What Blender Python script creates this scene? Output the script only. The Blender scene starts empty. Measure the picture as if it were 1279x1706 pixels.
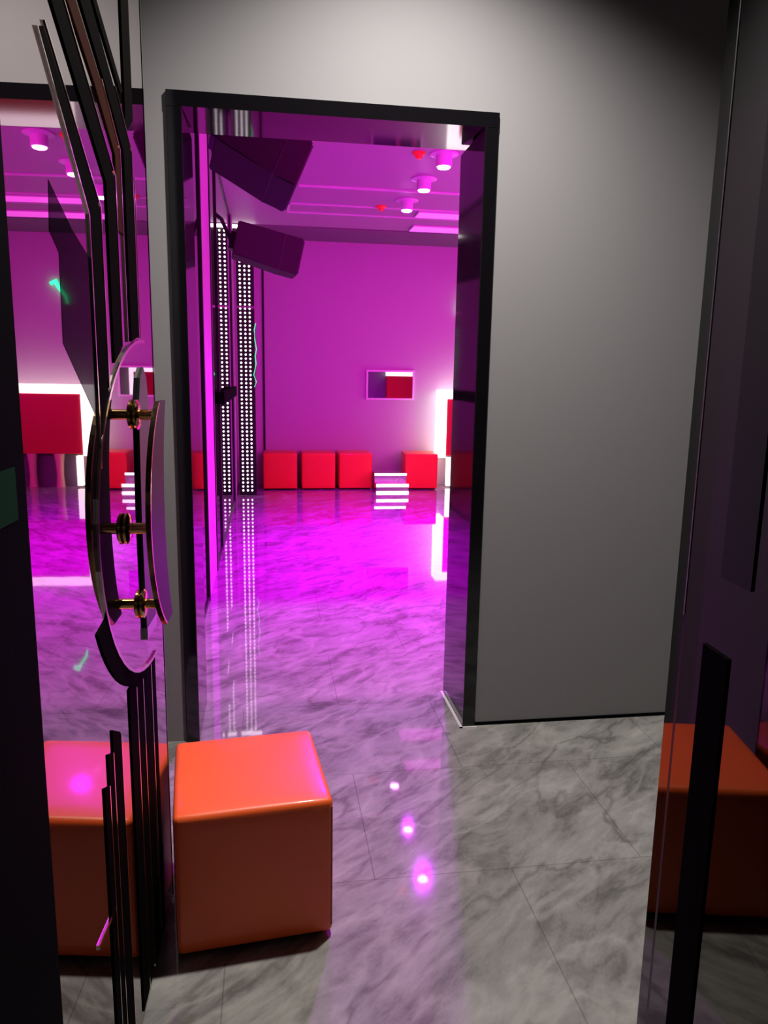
import bpy, bmesh, math, random
from mathutils import Matrix, Vector, Euler

S = 1.2                      # metres per drawing unit
C = bpy.context.scene.collection
sc = bpy.context.scene
R = math.radians

# ------------------------------------------------------------------ camera
F_PX, YAW, PITCH, ROLL = 1250.4, 0.1527, 0.1818, 0.0173
fw = Vector((math.sin(YAW) * math.cos(PITCH), math.cos(YAW) * math.cos(PITCH), -math.sin(PITCH)))
rt = fw.cross(Vector((0, 0, 1))).normalized()
up = rt.cross(fw)
cr, sr = math.cos(ROLL), math.sin(ROLL)
rt, up = cr * rt + sr * up, -sr * rt + cr * up
cam = bpy.data.cameras.new('camera')
cam.sensor_fit = 'VERTICAL'
cam.sensor_height = 36.0
cam.lens = F_PX / 1706.0 * 36.0
cam.clip_start = 0.02
co = bpy.data.objects.new('camera', cam)
C.objects.link(co)
m = Matrix((rt, up, -fw)).transposed().to_4x4()
m.translation = Vector((0, 0, 1.25 * S))
co.matrix_world = m
sc.camera = co

# ------------------------------------------------------------------ colour management, world
sc.view_settings.view_transform = 'Standard'
sc.view_settings.look = 'None'
sc.view_settings.gamma = 1.0
sc.view_settings.exposure = 0.0
w = bpy.data.worlds.new('world')
sc.world = w
w.use_nodes = True
w.node_tree.nodes['Background'].inputs['Color'].default_value = (0.5, 0.55, 0.5, 1)
w.node_tree.nodes['Background'].inputs['Strength'].default_value = 0.006
sc.cycles.max_bounces = 12
sc.cycles.glossy_bounces = 8
sc.cycles.diffuse_bounces = 5
sc.cycles.sample_clamp_indirect = 6.0

# ------------------------------------------------------------------ lights: vestibule lamp and added washes
def lamp(name, kind, loc, energy, color, **kw):
    d = bpy.data.lights.new(name, kind)
    d.energy = energy
    d.color = color
    rot = kw.pop('rot', (0, 0, 0))
    for k, v in kw.items():
        setattr(d, k, v)
    o = bpy.data.objects.new(name, d)
    C.objects.link(o)
    o.location = Vector(loc) * S
    o.rotation_euler = rot
    return o

VESTIBULE_W = 410
lamp('vestibule_spot', 'SPOT', (0.42, 1.80, 2.86), VESTIBULE_W, (1.0, 0.945, 0.93),
     spot_size=R(128), spot_blend=1.0, shadow_soft_size=0.05, rot=(R(2), 0, 0))
lamp('added_hall_spot', 'SPOT', (0.3, -1.5, 2.8), 30, (1.0, 0.97, 0.93), spot_size=R(80), spot_blend=1.0, shadow_soft_size=0.05, rot=(R(-35), 0, 0))  # added unseen lamp on the rear wall, greys the black frame's reflections
# added unseen area lamps washing the inner room in magenta
MAG = (0.85, 0.0, 0.60)
VIO = (0.62, 0.0, 1.0)
lamp('added_room_wash', 'AREA', (1.9, 2.80, 2.30), 110, MAG, shape='RECTANGLE', size=2.4, size_y=0.4,
     rot=(R(80), 0, 0))
lamp('added_room_wash_low', 'AREA', (3.9, 5.6, 1.5), 130, MAG, shape='RECTANGLE', size=2.4, size_y=1.6,
     rot=(R(90), 0, R(90)))

# ------------------------------------------------------------------ materials
def mat(name, color=(0.5, 0.5, 0.5), rough=0.5, metal=0.0, spec=0.5, emit=None, strength=0.0, coat=0.0, coat_rough=0.05):
    ma = bpy.data.materials.new(name)
    ma.use_nodes = True
    b = ma.node_tree.nodes['Principled BSDF']
    b.inputs['Base Color'].default_value = (*color, 1)
    b.inputs['Roughness'].default_value = rough
    b.inputs['Metallic'].default_value = metal
    b.inputs['Specular IOR Level'].default_value = spec
    b.inputs['Coat Weight'].default_value = coat
    b.inputs['Coat Roughness'].default_value = coat_rough
    if emit:
        b.inputs['Emission Color'].default_value = (*emit, 1)
        b.inputs['Emission Strength'].default_value = strength
    return ma

def nodes(ma):
    return ma.node_tree.nodes, ma.node_tree.links, ma.node_tree.nodes['Principled BSDF']

def bump(ma, scale, strength, dist=0.002, detail=4.0):
    n, l, b = nodes(ma)
    tc = n.new('ShaderNodeTexCoord')
    t = n.new('ShaderNodeTexNoise')
    t.inputs['Scale'].default_value = scale
    t.inputs['Detail'].default_value = detail
    bp = n.new('ShaderNodeBump')
    bp.inputs['Strength'].default_value = strength
    bp.inputs['Distance'].default_value = dist
    l.new(tc.outputs['Object'], t.inputs['Vector'])
    l.new(t.outputs['Fac'], bp.inputs['Height'])
    l.new(bp.outputs['Normal'], b.inputs['Normal'])
    return ma

M = {}
M['paint'] = bump(mat('grey_wall_paint', (0.215, 0.209, 0.207), 0.85, spec=0.2), 60, 0.08)
M['room_paint'] = bump(mat('room_wall_paint', (0.52, 0.48, 0.50), 0.7, spec=0.25), 60, 0.08)
M['ceiling_paint'] = bump(mat('ceiling_paint', (0.42, 0.38, 0.40), 0.5, spec=0.3), 40, 0.05)
M['soffit'] = mat('dark_ceiling_border', (0.16, 0.15, 0.16), 0.5)
M['dark_wall'] = mat('dark_hall_paint', (0.12, 0.12, 0.12), 0.8)
M['black_gloss'] = mat('black_polished_stone', (0.004, 0.0035, 0.0045), 0.06, spec=0.6)
M['black_matt'] = mat('black_matt', (0.0025, 0.0025, 0.003), 0.8, spec=0.02)
M['black_frame'] = mat('black_metal_frame', (0.01, 0.01, 0.011), 0.35, spec=0.4)
M['caulk'] = mat('pale_sealant', (0.55, 0.54, 0.52), 0.6)
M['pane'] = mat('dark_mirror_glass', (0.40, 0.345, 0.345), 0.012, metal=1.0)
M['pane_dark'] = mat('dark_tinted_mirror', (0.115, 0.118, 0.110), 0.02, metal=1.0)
M['mirror'] = mat('wall_mirror', (0.44, 0.42, 0.44), 0.01, metal=1.0)
M['inlay'] = mat('black_bronze_inlay', (0.0025, 0.002, 0.0015), 0.8, spec=0.01)
M['inlay_red'] = mat('red_bronze_inlay', (0.035, 0.010, 0.005), 0.7, spec=0.02)
M['edge'] = mat('bright_bronze_edge', (0.75, 0.66, 0.58), 0.14, metal=1.0)
M['bronze'] = mat('dark_bronze', (0.008, 0.007, 0.006), 0.4, spec=0.12)
M['gold'] = mat('polished_brass', (0.80, 0.52, 0.22), 0.13, metal=1.0)
M['steel'] = mat('brushed_steel', (0.6, 0.6, 0.6), 0.25, metal=1.0)
M['grey_metal'] = mat('grey_metal', (0.45, 0.44, 0.46), 0.4, metal=0.6)
M['led'] = mat('white_led', (0.9, 0.9, 0.9), 0.4, emit=(1.0, 0.93, 0.90), strength=3.2)
M['bulb'] = mat('white_bulb', (0.9, 0.9, 0.9), 0.4, emit=(1.0, 0.96, 0.93), strength=2.6)
M['violet_lens'] = mat('violet_lens', (0.9, 0.6, 0.9), 0.3, emit=(0.85, 0.25, 1.0), strength=40.0)
M['pink_light'] = mat('pink_light_panel', (0.9, 0.5, 0.8), 0.4, emit=(1.0, 0.10, 0.95), strength=1.1)
M['lamp_body'] = mat('white_lamp_body', (0.75, 0.72, 0.75), 0.35)
M['speaker'] = bump(mat('black_speaker_case', (0.028, 0.026, 0.027), 0.6, spec=0.3), 300, 0.2)
M['grille'] = mat('speaker_grille', (0.06, 0.055, 0.06), 0.6)
M['red_detector'] = mat('glowing_red_plastic', (0.75, 0.02, 0.02), 0.35, emit=(1, 0.02, 0.02), strength=0.25)  # plastic given a faint red glow of its own
M['red_panel'] = mat('red_panel', (0.55, 0.02, 0.022), 0.35)
M['tan'] = mat('pale_tan_leg', (0.75, 0.50, 0.32), 0.4)
M['green_neon'] = mat('green_neon', (0.02, 0.5, 0.2), 0.4, emit=(0.02, 0.85, 0.30), strength=1.6)
M['green_glint_source'] = mat('green_glint_source', (0.02, 0.5, 0.2), 0.4, emit=(0.02, 0.85, 0.30), strength=5.0)
M['pane_reflection'] = mat('dark_reflection_fill', (0.002, 0.0025, 0.002), 0.03, spec=0.08)  # near-black fill for the reflection drawn on the left door
M['pane_reflection'].node_tree.nodes['Principled BSDF'].inputs['IOR'].default_value = 1.18
M['white_frame'] = mat('white_picture_frame', (0.85, 0.80, 0.85), 0.4)
M['card'] = mat('green_card', (0.008, 0.035, 0.018), 0.8, spec=0.02)
M['leather'] = bump(mat('orange_red_leather', (0.88, 0.115, 0.020), 0.42, spec=0.4, coat=0.22, coat_rough=0.10), 220, 0.12, 0.0015)
M['leather_seam'] = mat('leather_seam', (0.42, 0.03, 0.008), 0.45)

def marble():
    ma = mat('grey_marble_tile', rough=0.03, spec=0.85)
    n, l, b = nodes(ma)
    tc = n.new('ShaderNodeTexCoord')
    mp = n.new('ShaderNodeMapping')
    mp.vector_type = 'TEXTURE'
    mp.inputs['Rotation'].default_value = (0, 0, R(40))
    mp.inputs['Scale'].default_value = (1.0, 0.42, 1.0)
    l.new(tc.outputs['Object'], mp.inputs['Vector'])
    a = n.new('ShaderNodeTexNoise')
    a.inputs['Scale'].default_value = 2.4
    a.inputs['Detail'].default_value = 12
    a.inputs['Roughness'].default_value = 0.72
    a.inputs['Distortion'].default_value = 0.35
    l.new(mp.outputs['Vector'], a.inputs['Vector'])
    r = n.new('ShaderNodeValToRGB')
    e = r.color_ramp.elements
    e[0].position, e[0].color = 0.28, (0.085, 0.083, 0.074, 1)
    e[1].position, e[1].color = 0.74, (0.42, 0.41, 0.37, 1)
    k = e.new(0.42); k.color = (0.165, 0.160, 0.145, 1)
    k = e.new(0.50); k.color = (0.235, 0.228, 0.208, 1)
    k = e.new(0.60); k.color = (0.285, 0.278, 0.252, 1)
    l.new(a.outputs['Fac'], r.inputs['Fac'])
    # thin veins
    v = n.new('ShaderNodeTexNoise')
    v.inputs['Scale'].default_value = 1.7
    v.inputs['Detail'].default_value = 11
    v.inputs['Distortion'].default_value = 0.3
    l.new(mp.outputs['Vector'], v.inputs['Vector'])
    s1 = n.new('ShaderNodeMath'); s1.operation = 'SUBTRACT'; s1.inputs[1].default_value = 0.5
    s2 = n.new('ShaderNodeMath'); s2.operation = 'ABSOLUTE'
    l.new(v.outputs['Fac'], s1.inputs[0]); l.new(s1.outputs[0], s2.inputs[0])
    r2 = n.new('ShaderNodeValToRGB')
    r2.color_ramp.elements[0].position, r2.color_ramp.elements[0].color = 0.0, (1, 1, 1, 1)
    r2.color_ramp.elements[1].position, r2.color_ramp.elements[1].color = 0.03, (0, 0, 0, 1)
    l.new(s2.outputs[0], r2.inputs['Fac'])
    big = n.new('ShaderNodeTexNoise'); big.inputs['Scale'].default_value = 1.1
    l.new(tc.outputs['Object'], big.inputs['Vector'])
    mul = n.new('ShaderNodeMath'); mul.operation = 'MULTIPLY'
    l.new(r2.outputs['Color'], mul.inputs[0]); l.new(big.outputs['Fac'], mul.inputs[1])
    mx = n.new('ShaderNodeMix'); mx.data_type = 'RGBA'
    mx.inputs['B'].default_value = (0.077, 0.074, 0.067, 1)
    l.new(mul.outputs[0], mx.inputs['Factor']); l.new(r.outputs['Color'], mx.inputs['A'])
    # pale veins
    v3 = n.new('ShaderNodeTexNoise')
    v3.inputs['Scale'].default_value = 2.3
    v3.inputs['Detail'].default_value = 10
    v3.inputs['Distortion'].default_value = 0.4
    mo = n.new('ShaderNodeVectorMath'); mo.operation = 'ADD'; mo.inputs[1].default_value = (5.3, 2.1, 0.7)
    l.new(mp.outputs['Vector'], mo.inputs[0]); l.new(mo.outputs[0], v3.inputs['Vector'])
    q1 = n.new('ShaderNodeMath'); q1.operation = 'SUBTRACT'; q1.inputs[1].default_value = 0.53
    q2 = n.new('ShaderNodeMath'); q2.operation = 'ABSOLUTE'
    l.new(v3.outputs['Fac'], q1.inputs[0]); l.new(q1.outputs[0], q2.inputs[0])
    r3 = n.new('ShaderNodeValToRGB')
    r3.color_ramp.elements[0].position, r3.color_ramp.elements[0].color = 0.0, (0.36, 0.36, 0.36, 1)
    r3.color_ramp.elements[1].position, r3.color_ramp.elements[1].color = 0.06, (0, 0, 0, 1)
    l.new(q2.outputs[0], r3.inputs['Fac'])
    mx3 = n.new('ShaderNodeMix'); mx3.data_type = 'RGBA'
    mx3.inputs['B'].default_value = (0.43, 0.42, 0.37, 1)
    l.new(r3.outputs['Color'], mx3.inputs['Factor']); l.new(mx.outputs['Result'], mx3.inputs['A'])
    mx = mx3
    # tile joints
    mp2 = n.new('ShaderNodeMapping')
    mp2.inputs['Location'].default_value = (-0.25 * S, -1.67 * S + 3 * 0.51 * S, 0)
    l.new(tc.outputs['Object'], mp2.inputs['Vector'])
    br = n.new('ShaderNodeTexBrick')
    br.offset = 0.5
    br.inputs['Scale'].default_value = 1.0
    br.inputs['Brick Width'].default_value = 0.712 * S
    br.inputs['Row Height'].default_value = 0.51 * S
    br.inputs['Mortar Size'].default_value = 0.0022
    br.inputs['Mortar Smooth'].default_value = 0.3
    br.inputs['Color1'].default_value = (1, 1, 1, 1)
    br.inputs['Color2'].default_value = (0.93, 0.93, 0.93, 1)
    br.inputs['Mortar'].default_value = (0.66, 0.65, 0.64, 1)
    l.new(mp2.outputs['Vector'], br.inputs['Vector'])
    m2 = n.new('ShaderNodeMix'); m2.data_type = 'RGBA'; m2.blend_type = 'MULTIPLY'
    m2.inputs['Factor'].default_value = 1.0
    l.new(mx.outputs['Result'], m2.inputs['A']); l.new(br.outputs['Color'], m2.inputs['B'])
    l.new(m2.outputs['Result'], b.inputs['Base Color'])
    wv = n.new('ShaderNodeTexNoise'); wv.inputs['Scale'].default_value = 9
    bp = n.new('ShaderNodeBump'); bp.inputs['Strength'].default_value = 0.04; bp.inputs['Distance'].default_value = 0.002
    l.new(tc.outputs['Object'], wv.inputs['Vector']); l.new(wv.outputs['Fac'], bp.inputs['Height'])
    l.new(bp.outputs['Normal'], b.inputs['Normal'])
    return ma
M['marble'] = marble()

# ------------------------------------------------------------------ mesh helpers (drawing units, scaled by S at the end)
class MB:
    def __init__(self):
        self.bm = bmesh.new()

    def box(self, a, b, bev=0.0, mtx=None):
        lo = [min(a[i], b[i]) for i in range(3)]
        hi = [max(a[i], b[i]) for i in range(3)]
        r = bmesh.ops.create_cube(self.bm, size=1.0)
        vs = r['verts']
        for v in vs:
            v.co = Vector([lo[i] + (v.co[i] + 0.5) * (hi[i] - lo[i]) for i in range(3)])
        if bev:
            es = list({e for v in vs for e in v.link_edges})
            rr = bmesh.ops.bevel(self.bm, geom=es, offset=bev, segments=3, profile=0.5, affect='EDGES')
            vs = list({v for f in rr['faces'] for v in f.verts} | {v for v in vs if v.is_valid})
        if mtx:
            for v in vs:
                v.co = mtx @ v.co
        return self

    def prism(self, pts, fn, d0, d1):
        """pts: outline in 2-D; fn(p, depth) -> 3-D point; solid between two depths."""
        a = [self.bm.verts.new(fn(p, d0)) for p in pts]
        b = [self.bm.verts.new(fn(p, d1)) for p in pts]
        self.bm.faces.new(a)
        self.bm.faces.new(b[::-1])
        k = len(pts)
        for i in range(k):
            j = (i + 1) % k
            self.bm.faces.new((a[i], b[i], b[j], a[j]))
        return self

    def lathe(self, prof, mtx=None, seg=24):
        rings = []
        for (r, z) in prof:
            ring = []
            for i in range(seg):
                t = 2 * math.pi * i / seg
                p = Vector((r * math.cos(t), r * math.sin(t), z))
                ring.append(self.bm.verts.new(mtx @ p if mtx else p))
            rings.append(ring)
        for a, b in zip(rings, rings[1:]):
            for i in range(seg):
                j = (i + 1) % seg
                self.bm.faces.new((a[i], a[j], b[j], b[i]))
        self.bm.faces.new(rings[0][::-1])
        self.bm.faces.new(rings[-1])
        return self

    def tube(self, pts, r, seg=8):
        pts = [Vector(p) for p in pts]
        rings = []
        for i, p in enumerate(pts):
            d = (pts[min(i + 1, len(pts) - 1)] - pts[max(i - 1, 0)]).normalized()
            q = d.to_track_quat('Z', 'Y')
            rr = r[i] if isinstance(r, (list, tuple)) else r
            rings.append([self.bm.verts.new(p + q @ Vector((rr * math.cos(2 * math.pi * k / seg), rr * math.sin(2 * math.pi * k / seg), 0))) for k in range(seg)])
        for a, b in zip(rings, rings[1:]):
            for i in range(seg):
                j = (i + 1) % seg
                self.bm.faces.new((a[i], a[j], b[j], b[i]))
        self.bm.faces.new(rings[0][::-1])
        self.bm.faces.new(rings[-1])
        return self

    def build(self, name, ma, parent=None, smooth=False, **props):
        bmesh.ops.recalc_face_normals(self.bm, faces=self.bm.faces[:])
        for v in self.bm.verts:
            v.co *= S
        me = bpy.data.meshes.new(name)
        self.bm.to_mesh(me)
        self.bm.free()
        if smooth:
            for p in me.polygons:
                p.use_smooth = True
            me.set_sharp_from_angle(angle=R(40))
        me.materials.append(M[ma])
        o = bpy.data.objects.new(name, me)
        C.objects.link(o)
        if parent:
            o.parent = parent
        for k, v in props.items():
            o[k] = v
        return o

def thing(name, label, cat, loc=(0, 0, 0), rotz=0.0, group=None):
    o = bpy.data.objects.new(name, None)
    C.objects.link(o)
    o.location = Vector(loc) * S
    o.rotation_euler = (0, 0, rotz)
    o['label'] = label
    o['category'] = cat
    if group:
        o['group'] = group
    return o

def dup(root, loc, label):
    r = root.copy()
    C.objects.link(r)
    r.location = Vector(loc) * S
    r['label'] = label
    for ch in root.children:
        c = ch.copy()
        C.objects.link(c)
        c.parent = r
        for g in ch.children:
            d = g.copy()
            C.objects.link(d)
            d.parent = c
    return r

def tag(o, label, cat, group=None):
    o['label'] = label
    o['category'] = cat
    if group:
        o['group'] = group
    return o

ST = dict(kind='structure')

# ------------------------------------------------------------------ setting: plan numbers (drawing units)
D2, D2B = 2.464, 2.764          # near and far face of the grey wall with the doorway
XL, XR, ZT, FW = -0.291, 0.722, 2.059, 0.044
D3 = 8.46                        # back wall of the inner room
ZC = 2.65                        # ceiling of the inner room
LW = -0.35                       # mirrored left wall of the inner room
RW = 4.0

MB().box((-1.6, -2.2, -0.06), (RW + .1, D3 + .1, 0)).build('floor', 'marble', **ST)

# grey wall with the doorway opening: one mesh around the hole
wf = MB()
wf.box((-0.60, D2, 0), (XL + .004, D2B, 2.92))
wf.box((XR - .004, D2, 0), (RW + .1, D2B, 2.92))
wf.box((XL + .004, D2, ZT), (XR - .004, D2B, 2.92))
wf.build('wall_front', 'paint', **ST)
MB().box((-0.60, -2.2, 2.92), (2.6, D2B, 2.98)).build('ceiling', 'dark_wall', **ST)
MB().box((LW - .12, D2B, ZC), (RW + .1, D3 + .1, ZC + .06)).build('ceiling', 'ceiling_paint', **ST)
MB().box((-0.45, 0.55, 0), (-0.36, D2, 2.92)).build('wall_left', 'dark_wall', **ST)
MB().box((2.5, -2.2, 0), (2.6, D2, 2.92)).build('wall_right', 'dark_wall', **ST)
MB().box((-1.6, -2.26, 0), (2.6, -2.2, 2.92)).build('wall_rear', 'dark_wall', **ST)
MB().box((LW - .12, D2B, 0), (LW, D3 + .1, ZC)).build('wall_room_left', 'room_paint', **ST)
MB().box((LW, D3, 0), (RW, D3 + .1, ZC)).build('wall_back', 'room_paint', **ST)
MB().box((RW, D2B, 0), (RW + .1, D3 + .1, ZC)).build('wall_room_right', 'room_paint', **ST)
MB().box((XR, D2 - .004, 0), (2.5, D2, 0.012)).build('baseboard_front', 'black_matt', **ST)
MB().box((LW, 7.72, ZC - .012), (RW, D3, ZC)).build('trim_1', 'soffit', **ST)

# black polished frame lining the doorway
MB().box((XL, D2 - .012, 0), (XL + FW, D2B + .004, ZT - FW + .001), .003).build('trim_2', 'black_gloss', **ST)
MB().box((XR - FW, D2 - .012, 0), (XR, D2B + .004, ZT - FW), .003).build('trim_3', 'black_gloss', **ST)
MB().prism([(D2 - .012, ZT - FW), (D2B + .004, ZT - FW + .017), (D2B + .004, ZT + .012), (D2 + .001, ZT + .012), (D2 + .001, ZT), (D2 - .012, ZT)], lambda p, d: Vector((d, p[0], p[1])), XL, XR).build('trim_4', 'black_gloss', **ST)
MB().box((XR - FW - .012, D2 - .020, 0), (XR + .006, D2 - .0125, .003)).box((XR - FW - .012, D2 - .02, 0), (XR - FW - .001, D2B, .003)).build('trim_5', 'caulk', **ST)
# ceiling mouldings of the inner room
MB().box((0.24, 6.06, ZC - .012), (RW, 6.085, ZC)).build('trim_6', 'lamp_body', **ST)
tr = MB()
tr.box((0.17, 6.70, ZC - .01), (RW, 6.72, ZC)).box((0.17, 6.70, ZC - .01), (0.19, 7.05, ZC)).box((0.17, 7.05, ZC - .01), (RW, 7.07, ZC))
tr.build('trim_7', 'lamp_body', **ST)
# black trims on the back wall and the mirror wall
MB().box((-0.065, D3 - .012, 0), (-0.045, D3, ZC - .012)).build('trim_8', 'black_frame', **ST)
MB().box((LW, 4.12, 0), (LW + .012, 4.72, ZC)).build('trim_9', 'room_paint', **ST)

# mirror panels of the left wall
def mirror_panel(y0, y1, label, posts):
    t = thing('mirror_panel', label, 'mirror', (LW, (y0 + y1) / 2, 0), 0, 'mirror panels on the left wall')
    h = (y1 - y0) / 2
    MB().box((0.0, -h, 0.03), (0.008, h, ZC - .03)).build('mirror_glass', 'mirror', t)
    f = MB()
    for (a, b) in posts:
        f.box((0, a, 0), (0.018, b, ZC))
    f.box((0, -h, 0), (0.014, h, 0.03)).box((0, -h, ZC - .03), (0.014, h, ZC))
    f.build('frame', 'black_frame', t)
    return t
mirror_panel(2.80, 4.12, 'mirror panel on the left wall just inside the doorway', [(-.66, -.62), (.62, .66)])
mp = mirror_panel(4.72, 7.40, 'tall black framed mirror panel behind the hanging speakers', [(-1.34, -1.28), (-0.75, -0.72), (1.26, 1.34)])
MB().box((0.018, 1.26, 0.0), (0.03, 1.34, ZC)).build('edge_strip', 'grey_metal', mp, label='light grey metal edge strip')
mirror_panel(7.40, 8.44, 'mirror panel in the far corner beside the bulb column', [(.95, 1.04)])

# dark bar on the mirror panels
bb = MB()
bb.box((0, -1.0, -.045), (.035, 1.0, .04), .004)
o = bb.build('wall_rail', 'black_matt')
o.location = Vector((LW + .0185, 6.2, 1.075)) * S
tag(o, 'dark horizontal rail fixed across the tall mirror panel on the left wall', 'rail')

# ------------------------------------------------------------------ ottomans
def make_ottoman(s, label, loc, rz, h=None, group=None):
    h = h or s
    t = thing('ottoman', label, 'ottoman', loc, rz, group)
    def cushion(z0, z1, puff, bev):
        b = MB()
        b.box((-s / 2, -s / 2, z0), (s / 2, s / 2, z1), bev)
        bmesh.ops.subdivide_edges(b.bm, edges=[e for e in b.bm.edges if e.calc_length() > s * .3], cuts=7, use_grid_fill=True)
        zc, hz = (z0 + z1) / 2, (z1 - z0) / 2
        for v in b.bm.verts:
            u, q, k = abs(v.co.x) / (s / 2), abs(v.co.y) / (s / 2), abs(v.co.z - zc) / hz
            if k > .98 and v.co.z > zc:
                v.co.z += puff * (1 - u * u) * (1 - q * q)
            if u > .98:
                v.co.x += math.copysign(puff * .6 * (1 - q * q) * (1 - k * k), v.co.x)
            if q > .98:
                v.co.y += math.copysign(puff * .6 * (1 - u * u) * (1 - k * k), v.co.y)
        return b
    cushion(0.012, h, .007, .012).build('body', 'leather', t, smooth=True)
    for sx in (-1, 1):
        for sy in (-1, 1):
            w_ = MB()
            w_.tube([(sx * (s / 2 - .0035), sy * (s / 2 - .0035), .03), (sx * (s / 2 - .0035), sy * (s / 2 - .0035), h - .018)], .0022, 6)
            w_.build('piping', 'leather_seam', t, smooth=True)
    MB().box((-s / 2 + .02, -s / 2 + .02, 0), (s / 2 - .02, s / 2 - .02, .02)).build('base', 'black_matt', t)
    return t

make_ottoman(.338, 'orange-red leather cube ottoman in front of the doorway beside the glass door', (-.055, 1.642, 0), R(5.6))
OG = 'cube ottomans along the back wall'
oy = 8.09 + .18
far0 = make_ottoman(.362, 'red cube ottoman beside the bulb column, first of the row', (.110, oy, 0), 0, .395, OG)
dup(far0, (.522, oy, 0), 'red cube ottoman in the middle of the three touching ones')
dup(far0, (.925, oy, 0), 'red cube ottoman beside the lit mirrored step')
o4 = dup(far0, (1.655, oy - .04, 0), 'red cube ottoman in front of the white-lit bar counter')
o4.rotation_euler.z = R(-3)

# ------------------------------------------------------------------ left glass door: local frame u (towards hinge), z up, n out of the face
AL = R(-2.05)
def pane_frame(E0, al):
    n = Vector((math.cos(al), math.sin(al), 0))
    t = Vector((math.sin(al), -math.cos(al), 0))
    E0 = Vector((E0[0], E0[1], 0))
    def fn(p, d):
        return E0 + t * p[0] + Vector((0, 0, p[1])) + n * d
    return fn
gd_root = thing('glass_door', 'open dark mirrored glass door with bronze inlay and curved handle', 'glass door', (0, 0, 0))
gd_root['kind'] = 'thing'
P = pane_frame((-.2403, 1.6594), AL)
def rect(u0, u1, z0, z1):
    return [(u0, z0), (u1, z0), (u1, z1), (u0, z1)]
def door_part(name, outline, ma, d0, d1, parent=gd_root, fn=P, **kw):
    return MB().prism(outline, fn, d0, d1).build(name, ma, parent, **kw)
ZTOP = 2.55
door_part('pane', rect(0, .93, .012, ZTOP), 'pane', -.012, 0)
door_part('stile', rect(.802, .98, .004, ZTOP), 'black_matt', -.02, .006)
door_part('edge_strip', rect(-.004, -.0002, .012, ZTOP), 'black_gloss', -.013, .001)
door_part('notice_card', rect(.832, .885, 1.092, 1.148), 'card', .0062, .0068, label='small dark green card')

# bronze inlay: chevron of bars that bend into verticals (u, z)
T0, T1 = .0002, .0025
def bar(pts_l, pts_r, ma='inlay'):
    door_part('inlay_strip', pts_l + pts_r[::-1], ma, T0, T1)
def line(pts, wdt):
    l = [(a - wdt / 2, b) for a, b in pts]
    r = [(a + wdt / 2, b) for a, b in pts]
    door_part('inlay_line', l + r[::-1], 'edge', T0, T1 + .0006, label='thin bright bronze line')
bar([(.640, 1.638), (.455, 1.470), (.455, 1.13)], [(.628, 1.650), (.400, 1.490), (.400, 1.20)])
bar([(.90, 1.866), (.600, 1.700), (.350, 1.540), (.350, 1.26)], [(.80, 1.868), (.545, 1.716), (.292, 1.560), (.292, 1.285)], )
bar([(.68, 1.802), (.395, 1.668), (.279, 1.600), (.279, 1.48)], [(.64, 1.825), (.355, 1.686), (.246, 1.612), (.246, 1.48)], 'inlay_red')
bar([(.62, 1.838), (.325, 1.690), (.212, 1.622), (.212, 1.30)], [(.545, 1.86), (.262, 1.706), (.150, 1.640), (.150, 1.312)])
bar([(.60, 1.885), (.218, 1.713)], [(.58, 1.896), (.196, 1.724)])
bar([(.185, 2.54), (.185, 1.66)], [(.120, 2.54), (.120, 1.70)])
line([(.652, 1.640), (.463, 1.470), (.463, 1.10)], .004)
line([(.622, 1.658), (.392, 1.494), (.392, 1.22)], .005)
line([(.538, 1.722), (.284, 1.565), (.284, 1.288)], .005)
line([(.348, 1.690), (.240, 1.618), (.240, 1.298)], .004)
line([(.254, 1.712), (.142, 1.640), (.142, 1.31)], .004)
line([(.128, 1.60), (.128, 1.31)], .004)
hx_ = [(.638, 1.476), (.547, 1.434), (.456, 1.406), (.464, 1.228), (.480, 1.184), (.617, 1.282), (.612, 1.395), (.646, 1.415)]
door_part('reflection_patch', hx_, 'pane_reflection', T0 * .5, T0 * 2, label='dark hexagonal patch standing in for a reflection in the glass')  # dark patch drawn in place of a distorted reflection
# outline of the half oval
def arc(cu, cz, ru, rz, a0, a1, k=28):
    return [(cu + ru * math.cos(R(a0 + (a1 - a0) * i / k)), cz + rz * math.sin(R(a0 + (a1 - a0) * i / k))) for i in range(k + 1)]
oa = arc(.115, .985, .395, .322, 92, -92)
ob = arc(.115, .985, .388, .316, 92, -92)
door_part('oval_line', oa + ob[::-1], 'edge', T0, .004, label='thin bright half oval line')
oc = arc(.115, .985, .455, .338, -22, -80, 14)
od = arc(.115, .985, .395, .322, -22, -80, 14)
door_part('inlay_strip', oc + od[::-1], 'inlay', T0, T1)
# verticals below the oval
for (a, b, zt) in ((.355, .302, .69), (.294, .248, .675), (.232, .174, .662), (.146, .116, .662)):
    bar([(a, .03), (a, zt)], [(b, .03), (b, zt)])
line([(.298, .03), (.298, .672)], .004)
line([(.240, .03), (.240, .664)], .004)
line([(.160, .03), (.160, .662)], .005)
# stepped bars near the foot
bar([(.482, .03), (.482, .678)], [(.432, .03), (.432, .650)])
bar([(.514, .03), (.514, .652)], [(.486, .03), (.486, .640)])
bar([(.545, .03), (.545, .612)], [(.518, .03), (.518, .600)])
line([(.428, .03), (.428, .645)], .004)
line([(.484, .03), (.484, .64)], .003)
line([(.516, .03), (.516, .60)], .003)
bar([(.62, .40), (.512, .385)], [(.62, .392), (.512, .378)], 'edge')  # short pale strip standing in for a diagonal glint

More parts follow.
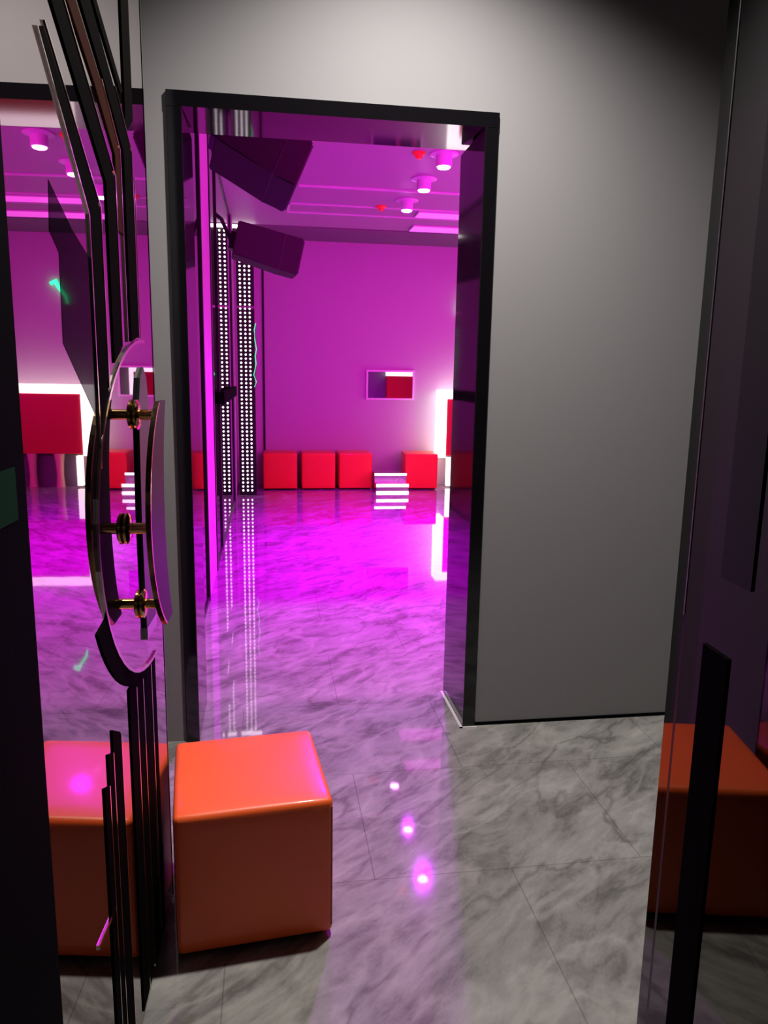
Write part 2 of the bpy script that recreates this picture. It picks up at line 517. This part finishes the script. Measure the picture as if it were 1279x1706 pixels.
# handle: crescent plate on three stand-offs
hp = arc(.105, .985, .262, .250, 57, -57, 24)
hi = arc(.105, .985, .125, .262, -53, 53, 24)
hd = door_part('handle', hp + hi, 'bronze', .045, .053)
ho = arc(.105, .985, .262, .250, 57, -57, 24)
ho2 = arc(.105, .985, .257, .245, 57, -57, 24)
door_part('handle_edge', ho + ho2[::-1], 'gold', .0445, .0535, hd, label='bright brass edge')
def axis_m(p, d):
    o = P(p, d)
    n = (P(p, 1) - P(p, 0)).normalized()
    q = n.to_track_quat('Z', 'Y')
    return Matrix.Translation(o) @ q.to_matrix().to_4x4()
for (u, z) in ((.205, 1.168), (.322, .977), (.215, .807)):
    so = MB().lathe([(.010, 0), (.010, .046)], axis_m((u, z), 0), 20).build('standoff', 'gold', hd, smooth=True)
    MB().lathe([(.026, 0), (.028, .002), (.028, .006), (.023, .009), (.011, .010)], axis_m((u, z), .0005), 28).build('rosette', 'gold', so, smooth=True)
# slim dark lock plate near the free edge
door_part('lock_plate', [(.105, .752), (.200, .752), (.205, .97), (.190, 1.185), (.168, 1.235), (.135, 1.255), (.110, 1.235), (.098, 1.185), (.093, .97)], 'black_frame', T0, .006)
door_part('plate_cap', rect(.105, .200, .728, .7515), 'steel', T0, .007, label='bright steel end cap')

# ------------------------------------------------------------------ right glass door leaf
gd2 = thing('glass_door', 'dark mirrored glass door leaf at the photo edge reflecting the orange ottoman', 'glass door', (0, 0, 0))
gd2['kind'] = 'thing'
def Qf(p, d):
    n = Vector((math.cos(R(-2.697)), math.sin(R(-2.697)), 0))
    t = Vector((math.sin(R(-2.697)), -math.cos(R(-2.697)), 0))
    return Vector((.4412, .743, 0)) + t * p[0] + Vector((0, 0, p[1])) - n * d
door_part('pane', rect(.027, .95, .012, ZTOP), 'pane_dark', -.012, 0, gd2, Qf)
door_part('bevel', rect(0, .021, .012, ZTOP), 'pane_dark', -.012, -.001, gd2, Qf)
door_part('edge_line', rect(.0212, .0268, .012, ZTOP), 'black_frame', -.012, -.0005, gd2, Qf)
door_part('bright_line', rect(.0225, .0243, 1.0, ZTOP), 'grey_metal', -.0004, .0002, gd2, Qf, label='thin light metal line')
door_part('inlay_strip', rect(.070, .116, .03, .985), 'black_matt', .0002, .002, gd2, Qf)
door_part('inlay_strip', rect(.090, .140, 1.06, ZTOP), 'black_gloss', .0002, .002, gd2, Qf)

# ------------------------------------------------------------------ inner room: column of bulbs
lc = thing('light_column', 'tall black column studded with three rows of white bulbs', 'light column', (-.222, 7.75, 0))
MB().box((-.085, 0, 0), (.085, .06, ZC - .012), .003).build('column_panel', 'black_frame', lc)
bulb0 = None
rows = 64
stuff = MB()
cnt = 0
for r in range(rows):
    z = .05 + r * .0402
    for cx in (-.050, -.004, .040):
        if z < 1.36 and cnt < 99:
            if bulb0 is None:
                mt = Matrix.Rotation(R(90), 4, 'X')
                bulb0 = MB().lathe([(.0102, 0), (.0102, .004), (.0086, .009), (.004, .012)], mt, 10).build('bulb', 'bulb', lc, smooth=True)
                ob_ = bulb0
            else:
                ob_ = bulb0.copy()
                C.objects.link(ob_)
            ob_.location = Vector((cx, 0.0, z)) * S
            cnt += 1
        else:
            mt = Matrix.Translation((cx, 0.0, z)) @ Matrix.Rotation(R(90), 4, 'X')
            stuff.lathe([(.0102, 0), (.0102, .004), (.0086, .009), (.004, .012)], mt, 8)
stuff.build('bulbs', 'bulb', lc, kind='stuff')
MB().box((-.115, -.035, ZC - .040), (.105, -.002, ZC - .0125)).build('top_light', 'led', lc, label='bright white light bar')
MB().box((-.085, -.004, 1.86), (.085, -.0005, 1.885)).build('clamp', 'steel', lc)

# green neon squiggle beside the column
pts = [(-.02, 1.72), (-.035, 1.66), (-.03, 1.56), (-.015, 1.47), (-.03, 1.40), (-.02, 1.33), (-.045, 1.22), (-.02, 1.15), (-.04, 1.10)]
nt = MB()
nt.tube([(a - .105, 7.73, z) for a, z in pts], .004, 8)
tag(nt.build('neon_tube', 'green_neon', smooth=True), 'thin green neon squiggle on the edge of the bulb column', 'neon light')

# ------------------------------------------------------------------ hanging speakers
def speaker(loc, tilt, label, L=.43, Hh=.25, Dp=.30, pitch=0.0):
    t = thing('speaker', label, 'speaker', loc, R(4), 'speakers hanging on the mirror wall')
    m = Matrix.Rotation(tilt, 4, 'Y') @ Matrix.Rotation(pitch, 4, 'X')
    b = MB()
    b.prism([(-L / 2, -Hh / 2 + .02), (L * .22, -Hh / 2), (L / 2, -Hh / 2), (L / 2, Hh / 2), (-L / 2, Hh / 2)], lambda p, d: m @ Vector((p[0], d, p[1])), -Dp / 2, Dp / 2)
    bmesh.ops.bevel(b.bm, geom=b.bm.edges[:], offset=.006, segments=2, affect='EDGES')
    b.build('cabinet', 'speaker', t)
    MB().box((L / 2 - .004, -Dp / 2 + .012, -Hh / 2 + .012), (L / 2 + .008, Dp / 2 - .012, Hh / 2 - .012), .003, m).build('grille', 'grille', t)
    MB().box((L * .215, -Dp / 2 - .002, -Hh / 2 - .002), (L * .225, Dp / 2 + .002, Hh / 2 + .002), 0, m).build('trim_band', 'grille', t)
    MB().box((-L / 2 - .03, -.05, -.05), (-L / 2 + .004, .05, .05), 0, m).build('bracket', 'black_frame', t)
    MB().tube([m @ Vector((-L / 2 - .02, 0, 0)), Vector((LW + .075 - loc[0], 0, .17)), Vector((LW + .034 - loc[0], 0, .20))], .012, 8).build('bracket_arm', 'black_frame', t)
    return t
speaker((-.03, 3.50, 2.16), R(24), 'black speaker nearest the doorway, cut off by the black lintel', .36, .23, .24, R(-18))
speaker((-.005, 4.90, 1.985), R(12.5), 'black speaker hanging in front of the bulb column', .40, .215, .24)

# ------------------------------------------------------------------ ceiling downlights, detectors, light strips
def downlight(loc, label, watts=1100, cone=92, tilt=0):
    t = thing('downlight', label, 'ceiling light', loc, 0, 'violet downlights in the room')
    MB().lathe([(.094, 0), (.094, -.006), (.085, -.010), (.06, -.012)], None, 32).build('flange', 'lamp_body', t, smooth=True)
    MB().lathe([(.052, -.010), (.052, -.070), (.047, -.078)], None, 28).build('housing', 'lamp_body', t, smooth=True)
    MB().lathe([(.040, -.076), (.040, -.086), (.030, -.090)], None, 24).build('lens', 'violet_lens', t, smooth=True, label='glowing violet lens')
    l = lamp('downlight_beam', 'SPOT', (0, 0, -.098), watts, VIO, spot_size=R(cone), spot_blend=1.0, shadow_soft_size=.03, rot=(R(-tilt), 0, 0))
    l.parent = t
    return t
downlight((1.13, 5.06, ZC), 'violet downlight nearest the doorway', 1700, 112, 20)
downlight((1.13, 5.70, ZC), 'violet downlight in the middle of the three', 1400, 100, 14)
downlight((1.13, 6.40, ZC), 'violet downlight nearest the back wall')
def detector(loc, label):
    t = thing('smoke_detector', label, 'smoke detector', loc, 0, 'red detectors on the ceiling')
    MB().lathe([(.042, 0), (.042, -.010), (.034, -.016)], None, 24).build('base', 'red_detector', t, smooth=True)
    MB().lathe([(.026, -.014), (.022, -.034), (.010, -.040)], None, 20).build('cap', 'red_detector', t, smooth=True)
detector((.955, 6.66, ZC), 'small red ceiling detector beside the farthest downlight')
detector((.965, 5.06, ZC), 'small red ceiling detector beside the nearest downlight')
for (x0, y0, y1, lab) in ((1.30, 6.76, 6.98, 'bright pink ceiling light strip nearer the downlights'), (1.37, 7.38, 7.64, 'bright pink ceiling light strip nearer the back wall')):
    t = thing('light_strip', lab, 'ceiling light', ((x0 + 3.4) / 2, (y0 + y1) / 2, ZC - .002), 0, 'pink ceiling light strips')
    hx, hy = (3.4 - x0) / 2, (y1 - y0) / 2
    MB().box((-hx, -hy, -.014), (hx, hy, 0)).build('housing', 'lamp_body', t)
    MB().box((-hx + .01, -hy + .01, -.017), (hx - .01, hy - .01, -.0142)).build('diffuser', 'pink_light', t)

# ------------------------------------------------------------------ framed mirror on the back wall
t = thing('framed_mirror', 'small rectangular mirror in a pink-lit frame on the back wall', 'mirror', (1.347, D3, 1.128))
hx, hz, fwid = .273, .165, .020
MB().box((-hx + .01, -.012, -hz + .01), (hx - .01, -.002, hz - .01)).build('mirror_glass', 'mirror', t)
f = MB()
f.box((-hx, -.02, hz - fwid), (hx, 0, hz)).box((-hx, -.02, -hz), (hx, 0, -hz + fwid))
f.box((-hx, -.02, -hz + fwid), (-hx + fwid, 0, hz - fwid)).box((hx - fwid, -.02, -hz + fwid), (hx, 0, hz - fwid))
f.build('frame', 'white_frame', t)

# ------------------------------------------------------------------ low lit step between the ottomans
t = thing('light_step', 'low mirrored step with white light strips between the red ottomans', 'step', (1.290, 7.82, 0))
hx = .174
MB().box((-hx, .14, 0), (hx, .34, .195)).build('upper_tread', 'steel', t)
MB().box((-hx, 0, 0), (hx, .1395, .098)).build('lower_tread', 'steel', t)
MB().box((-hx, .128, .170), (hx, .1398, .195)).build('light_bar', 'led', t)
MB().box((-hx, -.012, .066), (hx, -.0002, .098)).build('light_bar', 'led', t)
MB().box((-hx, -.016, .0), (hx, -.0125, .018)).build('light_bar', 'led', t)

# ------------------------------------------------------------------ bar counter with white light outline
def counter(x, y, rz, label, W, Z1=1.085):
    t = thing('bar_counter', label, 'bar counter', (x, y, 0), rz, 'white-lit red counters')
    MB().box((.075, 0, .36), (W, .22, Z1 - .09), .004).build('front_panel', 'red_panel', t)
    MB().box((0, -.01, Z1 - .095), (W, .22, Z1)).build('top_light', 'led', t)
    MB().box((0, -.01, .34), (.075, .22, Z1 - .0955)).build('side_light', 'led', t)
    MB().box((.095, -.012, .02), (.150, .05, .34)).build('lower_light', 'led', t)
    MB().box((.16, .10, 0), (W, .22, .36)).build('plinth', 'dark_wall', t)
    for lx in (.34, .62):
        MB().lathe([(.045, 0), (.035, .12), (.04, .25), (.055, .36)], Matrix.Translation((lx, .04, 0)), 16).build('leg', 'tan', t, smooth=True)
    return t
counter(1.872, 8.20, 0, 'red bar counter outlined in white light beside the last ottoman', 1.10)
counter(2.86, 3.0, R(180), 'red counter with white light seen in the small framed mirror', .70, 1.31)

# added green tube on the back wall, makes the glint in the glass door
nt = MB()
nt.tube([(2.26, D3 - .03, 2.12), (2.21, D3 - .03, 2.15), (2.17, D3 - .03, 2.07), (2.115, D3 - .03, 2.0), (2.10, D3 - .03, 1.92)], [.02, .026, .016, .014, .008], 8)
tag(nt.build('neon_tube', 'green_glint_source', smooth=True), 'added green glowing curve whose reflection glints in the glass door', 'neon light')
